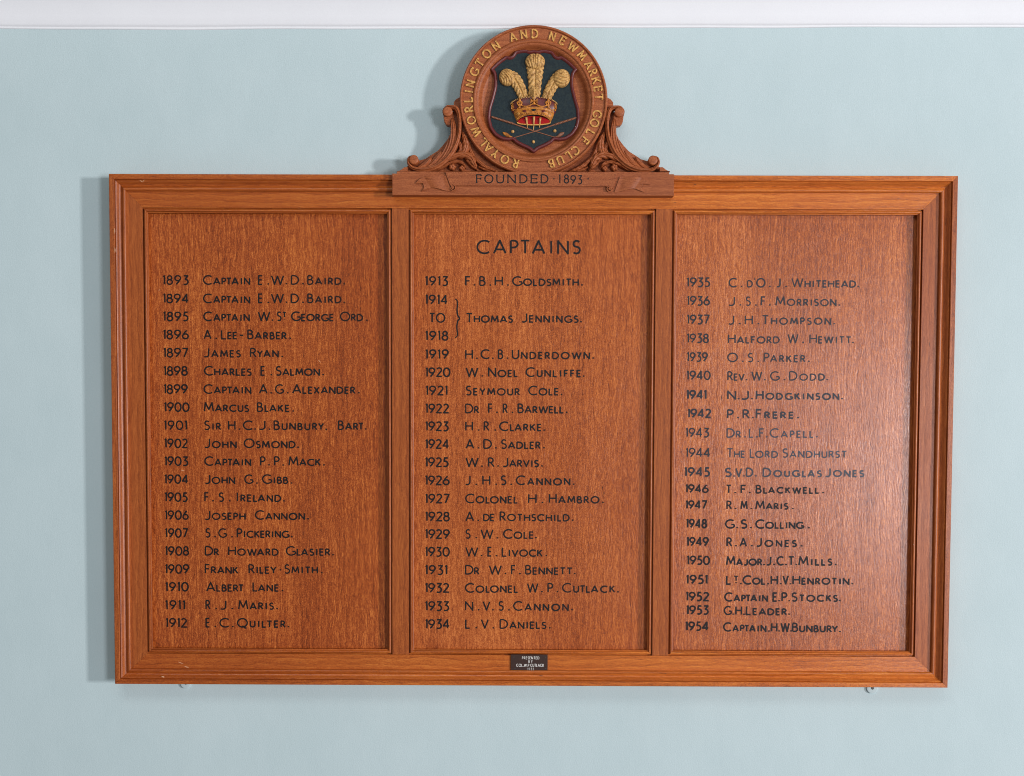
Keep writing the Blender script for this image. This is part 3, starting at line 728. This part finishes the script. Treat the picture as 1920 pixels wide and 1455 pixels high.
for j in range(len(rp)-1):
    for i in range(q): Fc.append((j*q+i, j*q+(i+1) % q, (j+1)*q+(i+1) % q, (j+1)*q+i))
mesh('shield_rim', V, Fc, MAROON, shield, True, auto=60)

# --- carved leaf / feather surface
def leaf(name, spine, wid, z0, H, parent, mat, nb=0, skew=.5, lobe=0.0, ga=0.0, vein=.5, grooves=0, n=70, m=17, skirt=4, tip=.08, root=.0, flat=.5, mirror=False, lift=None):
    S = crom(spine, n); W_ = crom([(w_,) for w_ in wid], n); V = []; Fc = []
    for i in range(n):
        u = i/(n-1); a = S[max(0, i-1)]; b = S[min(n-1, i+1)]; dx, dz = b[0]-a[0], b[1]-a[1]; l = hypot(dx, dz) or 1; nx, nz = -dz/l, dx/l
        w_ = W_[i][0]
        if tip and u > 1-tip: w_ *= sqrt(max(.0, 1-((u-1+tip)/tip)**2))
        if root and u < root: w_ *= sqrt(max(.0, 1-((root-u)/root)**2))
        w_ = max(w_, .15)
        for j in range(m):
            v = -1+2*j/(m-1); av = abs(v)
            ph = nb*u-skew*av if nb else 0; rd = abs(sin(pi*ph)) if nb else 1
            ww = w_*(1+lobe*(rd-1)*av*av); uo = 0
            hh = H*min(1, w_/max(wid)*1.25+.15)
            z = z0+hh*(1-av**2.2)**flat if av < 1 else z0
            z += ga*(rd**.55-.85)*min(1, av*2.2)*(1-av**4)
            if vein: z -= vein*math.exp(-(v/.11)**2)
            if grooves: z += ga*cos(pi*grooves*v)*(1-av**6)
            if lift: z += lift(u)
            V.append((S[i][0]+nx*ww*v, z, S[i][1]+nz*ww*v))
    for i in range(n-1):
        for j in range(m-1): Fc.append((i*m+j, i*m+j+1, (i+1)*m+j+1, (i+1)*m+j))
    bl = [i*m for i in range(n)]+[(n-1)*m+j for j in range(1, m)]+[i*m+m-1 for i in range(n-2, -1, -1)]+[j for j in range(m-2, 0, -1)]
    k = len(V); V += [(V[i][0], z0-skirt, V[i][2]) for i in bl]; qn = len(bl)
    for i in range(qn): Fc.append((bl[i], k+i, k+(i+1) % qn, bl[(i+1) % qn]))
    if mirror: V = [(2*CX-x, d, z) for x, d, z in V]; Fc = [f[::-1] for f in Fc]
    # faces were laid for a left-hand spine; make the front face the viewer
    o = mesh(name, V, Fc, mat, parent, True, auto=75)
    return o
def dome(name, c, rx, rz, z0, H, parent, mat, gfn=None, n=30, m=64, skirt=5, rot=0, mirror=False, notch=None):
    V = []; Fc = []
    for i in range(n):
        r = (i+.001)/(n-1)
        for j in range(m):
            t = 2*pi*j/m; k = r
            e = notch(t) if notch else 1
            x, z = rx*k*cos(t)*e, rz*k*sin(t)*e
            d = z0+H*sqrt(max(0, 1-r**2.4))
            if gfn: d += gfn(r, t, x, z)
            V.append((c[0]+x*cos(rot)-z*sin(rot), d, c[1]+x*sin(rot)+z*cos(rot)))
    for i in range(n-1):
        for j in range(m): Fc.append((i*m+j, (i+1)*m+j, (i+1)*m+(j+1) % m, i*m+(j+1) % m))
    k = len(V); V += [(V[(n-1)*m+j][0], z0-skirt, V[(n-1)*m+j][2]) for j in range(m)]
    for j in range(m): Fc.append(((n-1)*m+j, k+j, k+(j+1) % m, (n-1)*m+(j+1) % m))
    if mirror: V = [(2*CX-x, d, z) for x, d, z in V]; Fc = [f[::-1] for f in Fc]
    return mesh(name, V, Fc, mat, parent, True, auto=75)
def Z8(x, y, d=48): return L(900+x/6.615, 80+y/6.615, d)
S8 = RS/6.615
# plumes
feathers = [
 ([(672, 720), (674, 640), (680, 520), (683, 400), (684, 300), (684, 240)], [66, 78, 84, 98, 112, 112], (684, 236), 122, 104, 0, 9),
 ([(548, 720), (528, 640), (488, 545), (440, 465), (400, 420), (375, 408)], [56, 68, 76, 82, 78, 60], (335, 428), 98, 106, .35, 8),
 ([(815, 722), (842, 640), (882, 555), (930, 475), (965, 430), (985, 420)], [56, 66, 72, 74, 76, 60], (1010, 440), 106, 114, -.35, 8)]
for sp, wd, c, rx, ry, rot, nb in feathers:
    sp2 = [Z8(x, y) for x, y in sp]
    pl = leaf('plume', sp2, [x*S8 for x in wd], 45.5, 5.2, shield, CREAM, nb=nb, skew=-1.5, lobe=.12, ga=2.4, vein=2.2, n=110, m=25, skirt=3, tip=.06)
    cc = Z8(*c)
    if rot == 0:
        g = lambda r, t, x, z: -1.9*abs(sin(2.2*(x/(rx*S8))*(1.3+.7*(z/(ry*S8)))*pi))**.35*0+2.1*(abs(cos(pi*2.6*(x/(rx*S8))/(.75+.45*(z/(ry*S8)+.3))))**.5-.6) - 2.2*math.exp(-((x/(rx*S8))/.06)**2)*(1 if z > -ry*S8*.4 else .5)
        nf = lambda t: 1-.07*math.exp(-((t-pi/2)/.13)**2)-.05*math.exp(-((t-3*pi/2)/.5)**2)
    else:
        sg = 1 if rot > 0 else -1
        def g(r, t, x, z, sg=sg, rx=rx, ry=ry):
            a, b = x/(rx*S8), z/(ry*S8)
            ph = (3.0*a+1.3*b*b+.8*b+.3*sin(3.2*b)) if sg > 0 else (3.0*b-1.1*a*a-.6*a+.3*sin(3.2*a))
            return 2.2*(abs(sin(pi*ph))**.5-.8)
        nf = None
    hd = dome('plume_curl', cc, rx*S8, ry*S8, 47.0, 8.5, shield, CREAM, g, n=36, m=80, rot=rot*.6, notch=nf)
# crown
ccx, _ = Z8(668, 800)
def crow(rx, ye, yc, d0, dd, n=41):
    R_ = []
    for i in range(n):
        t = -pi/2+pi*i/(n-1)
        p_ = Z8(668, ye-(ye-yc)*cos(t)); R_.append((ccx+rx*S8*sin(t), d0+dd*cos(t), p_[1]))
    return R_
def shell(rows, name, mat, parent, bulge=None):
    V = []; Fc = []; n = len(rows[0])
    for R_ in rows: V += R_
    for j in range(len(rows)-1):
        for i in range(n-1): Fc.append((j*n+i, j*n+i+1, (j+1)*n+i+1, (j+1)*n+i))
    return mesh(name, V, Fc, mat, parent, True, auto=60)
cap_ = shell([crow(240, 905, 840, 44, 10), crow(278, 845, 770, 44, 11), crow(288, 800, 715, 44, 9.5), crow(262, 752, 676, 44, 8), crow(230, 735, 676, 43, 4)], 'crown_cap', MAROON, shield)
band_rows = []
for rx, ye, yc, dd in ((206, 990, 905, 12.2), (214, 978, 900, 13.8), (222, 958, 886, 14.2), (226, 950, 880, 12.8), (240, 915, 842, 13.2), (244, 905, 834, 14.8), (250, 888, 818, 15.2), (256, 872, 806, 14.2), (256, 872, 806, 10)):
    band_rows.append(crow(rx, ye, yc, 43.5, dd))
shell(band_rows, 'crown_band', GOLDD, shield)
def on_crown(fr, k):   # fr angle -1..1, k height 0(bottom of band) .. 1(top arc)
    rx = 206+(286-206)*k; ye = 985-(985-770)*k; yc = 905-(905-690)*k
    t = fr*pi/2; p_ = Z8(668, ye-(ye-yc)*cos(t)); return (ccx+rx*S8*sin(t), 43.5+14.5*cos(t)*(1-.2*k)+.6, p_[1])
def blob(mb, c, r, h=None, n=6, m=10, sz=1.0):
    h = h or r; V = []; Fc = []
    for i in range(n):
        a = pi/2*i/(n-1)
        for j in range(m):
            t = 2*pi*j/m; V.append((c[0]+r*sin(a)*cos(t), c[1]+h*cos(a), c[2]+r*sz*sin(a)*sin(t)))
    for i in range(n-1):
        for j in range(m): Fc.append((i*m+j, (i+1)*m+j, (i+1)*m+(j+1) % m, i*m+(j+1) % m))
    mb.add(V, Fc)
def bar(mb, a, b, r, n=8):
    """rounded raised bar between 3-D points (x,d,z)"""
    dx, dz = b[0]-a[0], b[2]-a[2]; l = hypot(dx, dz) or 1; nx, nz = -dz/l, dx/l; V = []; Fc = []
    for p_ in (a, b):
        for j in range(n):
            t = pi*j/(n-1); V.append((p_[0]+nx*r*cos(t), p_[1]+r*sin(t)*.9, p_[2]+nz*r*cos(t)))
    for j in range(n-1): Fc.append((j, j+1, n+j+1, n+j))
    Fc += [tuple(range(n))[::-1], tuple(range(n, 2*n))]
    mb.add(V, Fc)
# jewels & pearls on the band, crosses and fleurs-de-lis above
mb = MB()
for i in range(-13, 14):
    if abs(i) > 1: blob(mb, on_crown(i/14.0, 1.02), 1.35, 1.3)
mb.build('pearls', CREAM, shield, True)
for fr, mt, sz in ((0, NAVY, 1), (-.34, MAROON, .9), (.34, MAROON, .9), (-.62, GOLD, .75), (.62, GOLD, .75)):
    mb = MB(); p_ = on_crown(fr, .27); rr = 5.2*sz*cos(fr*1.2)+.6
    V = [(p_[0]-rr, p_[1]-.2, p_[2]), (p_[0], p_[1]-.2, p_[2]-2.5), (p_[0]+rr, p_[1]-.2, p_[2]), (p_[0], p_[1]-.2, p_[2]+2.5), (p_[0], p_[1]+1.3, p_[2])]
    mb.add(V, [(0, 1, 4), (1, 2, 4), (2, 3, 4), (3, 0, 4)]); mb.build('jewel', mt, shield)
for fr, kind in ((0, 'x'), (-.86, 'x'), (.86, 'x'), (-.46, 'f'), (.46, 'f')):
    mb = MB(); sq = max(.45, cos(fr*1.25)); c = on_crown(fr, .78)
    def pt(x, z, e=0): return (c[0]+x*sq, c[1]+1.2+e, c[2]+z)
    if kind == 'x':
        for sx2, sz2 in ((1, 1), (-1, 1), (1, -1), (-1, -1)):
            pass
        R_ = 8.2
        for a0 in (0, 90, 180, 270):
            a1, a2 = radians(a0-34), radians(a0+34)
            p0_ = pt(0, 0, .6); q1 = pt(R_*cos(a1), R_*sin(a1)); q2 = pt(R_*cos(a2), R_*sin(a2)); mdd = pt(R_*.72*cos(radians(a0)), R_*.72*sin(radians(a0)), 1.6)
            V = [p0_, q1, q2, mdd]+[(p[0], p[1]-3, p[2]) for p in (q1, q2, p0_)]
            mb.add(V, [(0, 1, 3), (1, 2, 3), (2, 0, 3), (1, 4, 5, 2), (0, 6, 4, 1), (2, 5, 6, 0)])
        blob(mb, pt(0, 0, .8), 1.6, 1.4)
        mb.build('crown_cross', GOLDD, shield)
    else:
        bar(mb, pt(0, -10), pt(0, 1), 1.7); blob(mb, pt(0, 4.4, -.4), 2.6, 2.4, sz=1.7); 
        for s2 in (-1, 1):
            pp = [pt(s2*x, z) for x, z in ((.8, -5), (3.2, -3.4), (5.0, -1.0), (5.2, 1.6), (4.0, 2.6))]
            for a, b in zip(pp, pp[1:]): bar(mb, a, b, 1.25)
            blob(mb, pt(s2*3.5, 1.6, .2), 1.9, 1.7)
        bar(mb, pt(-3, -4.5), pt(3, -4.5), 1.2)
        mb.build('fleur_de_lis', GOLDD, shield, True, auto=40)
mb = MB()
for f0, f1 in ((-.86, -.46), (-.46, 0), (0, .46), (.46, .86)):
    prev = None
    for q in range(9):
        u = q/8; c = on_crown(f0+(f1-f0)*u, .66-.16*sin(pi*u)); c = (c[0], c[1]+.6, c[2])
        if prev: bar(mb, prev, c, 1.1)
        prev = c
for q in range(-11, 12):
    if abs(q) > 0: c = on_crown(q/12.2, .09); blob(mb, (c[0], c[1]+.3, c[2]), 1.0, .9)
    c = on_crown(q/12.2, .43); blob(mb, (c[0], c[1]+.5, c[2]), 1.0, .9)
mb.build('crown_scroll', GOLDD, shield, True, auto=50)
# arch hoop & orb at the centre
mb = MB()
bar(mb, (ccx, 56.5, Z8(668, 712)[1]), (ccx, 54.5, Z8(668, 618)[1]), 3.1); blob(mb, (ccx+.3, 55.5, Z8(668, 606)[1]), 3.4, 3)
bar(mb, (ccx-3, 55.5, Z8(668, 572)[1]), (ccx+3, 55.5, Z8(668, 572)[1]), 1.1); bar(mb, (ccx+.2, 55.3, Z8(668, 590)[1]), (ccx+.2, 55.3, Z8(668, 552)[1]), 1.1)
mb.build('orb', CREAM, shield, True, auto=40)
mb = MB()
for q in range(5): blob(mb, (ccx+(.2 if q % 2 else -.2), 59.2, Z8(668, 700-q*17)[1]), 1.15, 1.1)
mb.build('pearls', CREAM, shield, True)
# red lining seen under the rim
V = []; Fc = []; n = 40
cz = Z8(668, 985)[1]
for i in range(n):
    t = pi*i/(n-1); V.append((ccx+200*S8*cos(t), 47.2, Z8(668, 988-80*sin(t))[1]))
for i in range(n):
    t = pi*i/(n-1); V.append((ccx+200*S8*cos(t), 47.2, Z8(668, 988+22*sin(t))[1]))
for i in range(n-1): Fc.append((i+1, i, n+i, n+i+1))
k = len(V)
mesh('crown_lining', V, Fc, RED, shield)
rimp = [(ccx+206*S8*cos(pi+pi*i/29), Z8(668, 988-30*sin(pi+pi*i/29))[1]) for i in range(30)]
mb = MB()
for i in range(29): bar(mb, (rimp[i][0], 47.3, rimp[i][1]), (rimp[i+1][0], 47.3, rimp[i+1][1]), 1.2)
mb.build('crown_rim', GOLD, shield, True, auto=60)
# quill tips
for x0, y0, x1, y1 in ((573, 932, 588, 1056), (668, 922, 664, 1080), (748, 935, 736, 1058)):
    mb = MB(); a, b = Z8(x0, y0), Z8(x1, y1); n = 8; V = []; Fc = []
    for i in range(8):
        u = i/7; c = (a[0]+(b[0]-a[0])*u, a[1]+(b[1]-a[1])*u); r = 2.3*(1-.72*u)
        for j in range(n):
            t = pi*j/(n-1); V.append((c[0]+r*cos(t), 50.5-4.2*u+r*sin(t), c[1]))
    for i in range(7):
        for j in range(n-1): Fc.append((i*n+j, i*n+j+1, (i+1)*n+j+1, (i+1)*n+j))
    mesh('quill', V, [f[::-1] for f in Fc], CREAM, shield, True)
# golf clubs
for P, hx, sg in ((((150, 918), (410, 1000), (672, 1092), (905, 1162), (935, 1166)), (1012, 1128), 1), (((1186, 928), (930, 1010), (672, 1098), (440, 1168), (412, 1172)), (312, 1128), -1)):
    mb = MB(); pts_ = [Z8(x, y) for x, y in P]
    zoff = .4 if sg > 0 else -.1
    for i in range(4):
        r = (2.0, 1.35, .85, .8)[i]
        bar(mb, (pts_[i][0], 44.4+zoff, pts_[i][1]), (pts_[i+1][0], 44.4+zoff, pts_[i+1][1]), r)
    for i in range(16):     # wound grip
        u = i/15*.95; c = (pts_[0][0]+(pts_[1][0]-pts_[0][0])*u, pts_[0][1]+(pts_[1][1]-pts_[0][1])*u); blob(mb, (c[0], 45.6+zoff, c[1]), 1.7, 1.3, 4, 8)
    club = mb.build('golf_club', CLUBM, shield, True, auto=40)
    a = Z8(*P[-1]); b = Z8(hx[0], hx[1])
    leaf('club_head', [a, (a[0]*.55+b[0]*.45, a[1]*.62+b[1]*.38-.6), ((a[0]*.2+b[0]*.8), a[1]*.22+b[1]*.78), (b[0]+sg*5, b[1]+3)], [1.0, 2.2, 3.3, 2.6], 44.2, 2.6, shield, GOLDD if sg < 0 else CLUBM, vein=0, n=24, m=9, skirt=1, tip=.25)
for x, y in ((405, 1097), (928, 1089), (662, 1225)):
    mb = MB(); c = Z8(x, y); blob(mb, (c[0], 44.0, c[1]), 3.1, 3.2, 8, 20); mb.build('golf_ball', CREAM, shield, True)

# --- carved brackets either side of the roundel
for mirror in (False, True):
    def MP(P): return [(2*CX-x, z) for x, z in P] if mirror else P
    bp_px = [(757, 321.6), (759, 315), (771, 306), (784, 301.4), (798, 297.5), (806.6, 291.5), (821, 282.5), (831, 271.5), (839.8, 260.4), (844.5, 250), (845.5, 235), (848, 222), (850, 204), (851, 191), (856, 185), (862, 182), (885, 200), (900, 260), (965, 300), (975, 321.6)]
    back = mesh('bracket', *prism(MP([L(x, y, 33) for x, y in bp_px]), 20, 33, .8), WC, board)
    def Lf(pts3, wid, z0, H, name='acanthus_leaf', **k):
        H += 1.5; z0 += 1; k['skirt'] = max(k.get('skirt', 6), 9); k['ga'] = k.get('ga', 0)*1.45; k['vein'] = k.get('vein', .5)*1.5
        return leaf(name, [Z3(x, y, z0+H) for x, y in pts3], [w_*RS/6.928 for w_ in wid], z0, H, back, WC, mirror=mirror, **k)
    # main C-scroll band, wrapping round both volutes
    Lf([(772, 300), (770, 245), (812, 200), (870, 200), (930, 215), (965, 270), (980, 350), (982, 440), (970, 560), (935, 680), (868, 805), (780, 905), (680, 975), (560, 1015), (450, 1018), (360, 990), (312, 925), (322, 862), (372, 832)],
       [8, 14, 18, 24, 30, 32, 30, 26, 28, 34, 40, 42, 40, 34, 28, 24, 20, 16, 8], 41, 8.0, 'scroll_band', vein=0, grooves=2, ga=.9, n=170, m=25, skirt=14, tip=.02)
    # leaves lapping over the hollow side
    Lf([(720, 950), (800, 860), (862, 750), (895, 630), (903, 520), (893, 410), (885, 340)], [44, 52, 54, 50, 44, 34, 14], 38, 9.0, vein=.9, grooves=3, ga=1.0, n=80, m=31, skirt=14, lobe=.0)
    Lf([(640, 995), (722, 905), (790, 820), (832, 730), (852, 650), (862, 590)], [34, 50, 54, 44, 28, 6], 36.5, 8.0, vein=.9, grooves=3, ga=1.0, n=70, m=27, skirt=14)
    Lf([(545, 1010), (625, 950), (688, 880), (732, 815), (756, 770)], [34, 46, 44, 30, 6], 36.2, 7.4, vein=.9, grooves=2, ga=.9, n=60, m=23, skirt=14)
    Lf([(440, 1015), (510, 975), (565, 925), (598, 880), (612, 848)], [28, 42, 38, 24, 5], 36, 6.6, vein=.8, grooves=2, ga=.8, n=50, m=21, skirt=14)
    # leaves between scroll and roundel
    Lf([(985, 840), (1040, 790), (1062, 720), (1055, 640), (1030, 565), (1012, 515)], [28, 50, 56, 48, 30, 8], 37, 8.5, nb=5, skew=-1.1, lobe=.38, ga=1.4, vein=1.0, n=80, m=21, skirt=6)
    Lf([(960, 860), (985, 800), (1000, 740), (985, 680), (968, 640)], [16, 30, 32, 24, 8], 37, 5.5, nb=3, skew=-.8, lobe=.3, ga=.8, vein=.8, n=60, m=17, skirt=6)
    Lf([(1190, 900), (1150, 830), (1120, 760), (1100, 680), (1075, 600)], [22, 28, 26, 18, 6], 36, 5.5, nb=0, vein=.7, n=40, m=13, skirt=6)
    # large arching leaf and the ones beneath it
    Lf([(600, 1030), (700, 975), (800, 905), (900, 848), (1000, 822), (1085, 838), (1140, 885), (1172, 950), (1200, 1005)], [14, 24, 34, 44, 54, 58, 54, 38, 10], 38, 9.5, nb=7, skew=-1.1, lobe=.36, ga=1.5, vein=1.2, n=120, m=23, skirt=8)
    Lf([(640, 1040), (740, 1000), (840, 940), (940, 915), (1020, 940), (1060, 1000)], [10, 16, 22, 26, 24, 8], 37, 7.0, nb=5, skew=-.9, lobe=.28, ga=.9, vein=.9, n=80, m=19, skirt=6)
    Lf([(1075, 900), (1120, 940), (1160, 985), (1220, 1030)], [18, 26, 22, 8], 37, 7.0, nb=3, skew=-.7, lobe=.25, ga=.8, vein=.8, n=50, m=15, skirt=6)
    Lf([(1170, 855), (1240, 925), (1320, 985), (1400, 1020), (1480, 1045)], [20, 30, 30, 22, 6], 37, 6.5, nb=5, skew=-.8, lobe=.25, ga=.9, vein=.9, n=70, m=17, skirt=6)
    Lf([(1230, 985), (1290, 1015), (1350, 1035), (1410, 1048)], [12, 18, 14, 5], 36.5, 5.5, nb=3, skew=-.7, lobe=.2, ga=.6, vein=.6, n=40, m=13, skirt=6)
    # small rosette and bud
    for (x, y), r, nn in (((885, 985), 7.0, 5), ((1010, 1000), 5.6, 4)):
        c = Z3(x, y, 46)
        dome('rosette', c, r, r, 38, 7.5, back, WC, lambda q, t, a, b, nn=nn: 1.2*abs(cos(nn*t/2))*q-1.6*math.exp(-(q/.25)**2), n=14, m=40, mirror=mirror, notch=lambda t, nn=nn: 1-.16*(1-abs(cos(nn*t/2))))
    # volutes: spiral-cut drums
    for (x, y), r, zt, sg in (((826, 268), 9.0, 52, 1), ((385, 893), 8.8, 52, -1)):
        c = Z3(x, y, zt)
        dome('volute', c, r*RS, r*RS, zt-2.2, 2.0, back, WC, lambda q, t, a, b: .0, n=16, m=56, skirt=27, mirror=mirror)
        if sg == 1:  # upper volute runs down and back as a tapering roll
            Pp = [(c[0]-r*.93, c[1]), (c[0]-r*.9, c[1]-9), (c[0]-r*.75, c[1]-17), (c[0]-r*.3, c[1]-22.5), (c[0]+r*.5, c[1]-24), (c[0]+r*1.2, c[1]-10), (c[0]+r, c[1]+2)]
            mesh('volute_stem', *prism(MP(Pp), 24, 43, 1.2), WC, back)

# chips and scuffs on the frame
def chip(p0, p1, wd, d): sliver(p0, p1, wd, d, CHIP, board, 'chip')
chip((262.5, 337.8), (267, 341.5), 1.2, 43.2); chip((267, 341.5), (271, 335.2), .9, 43.2)
chip((214.9, 428), (215.2, 438), 1.3, 45.15); chip((215.3, 464), (215.5, 474), 1.5, 45.15)
chip((334, 1241), (343.5, 1244.5), .9, 32.2); chip((346, 1249.5), (354, 1251.5), 1.3, 32.2)
chip((303, 1268.5), (308.5, 1269.5), 2.2, 42.6)

# ================================================================== wall fixings peeping below the board
def fixing(px, py, r, lab, screw):
    x, z = U(px, py, 2); e = bpy.data.objects.new('wall_plate', None); COL.objects.link(e); e.location = (x/1000, 0, z/1000)
    e['label'] = lab; e['category'] = 'wall plate'; e['group'] = 'painted plates below the board'
    V = []; Fc = []; n = 40; pr = [(1.0, 0), (1.0, 3.4), (.95, 4.0), (.86, 4.2), (.3, 4.2), (.24, 2.2), (.001, 2.2)]
    for i in range(n):
        t = 2*pi*i/n
        for rr, d in pr: V.append((r*rr*cos(t), d, r*rr*sin(t)))
    m = len(pr)
    for i in range(n):
        for k in range(m-1): Fc.append((i*m+k, ((i+1) % n)*m+k, ((i+1) % n)*m+k+1, i*m+k+1))
    mesh('disc', V, Fc, WALL, e, True, auto=40)
    mb = MB(); blob(mb, (0, 2.3, 0), 2.0, 1.4, 5, 14); mb.build('screw', STEEL, e, True)
for p0_, p1_, w1, d_ in (((1300, 347), (1306, 345), .9, 38.5), ((1262, 381), (1268, 379), .8, 32.2), ((1216, 375), (1219, 376), .8, 32.2), ((1246, 1262), (1250, 1264), .9, 42.6), ((1010, 1267), (1018, 1266), .9, 42.6), ((1683, 372), (1686, 371), 1.0, 32.2), ((560, 1242), (566, 1241), .7, 32.2), ((1742, 640), (1742.6, 650), .7, 32.2), ((748, 905), (748.4, 911), .7, 32.1), ((236, 900), (236.3, 912), .7, 38.7)):
    sliver(p0_, p1_, w1, d_, INK2, board, 'dent')
fixing(348, 1281.0, 10, 'round painted plate on the wall, under the left end of the board', False)
fixing(1635, 1290.0, 10.4, 'round painted plate on the wall with dark screw, under the right end of the board', True)
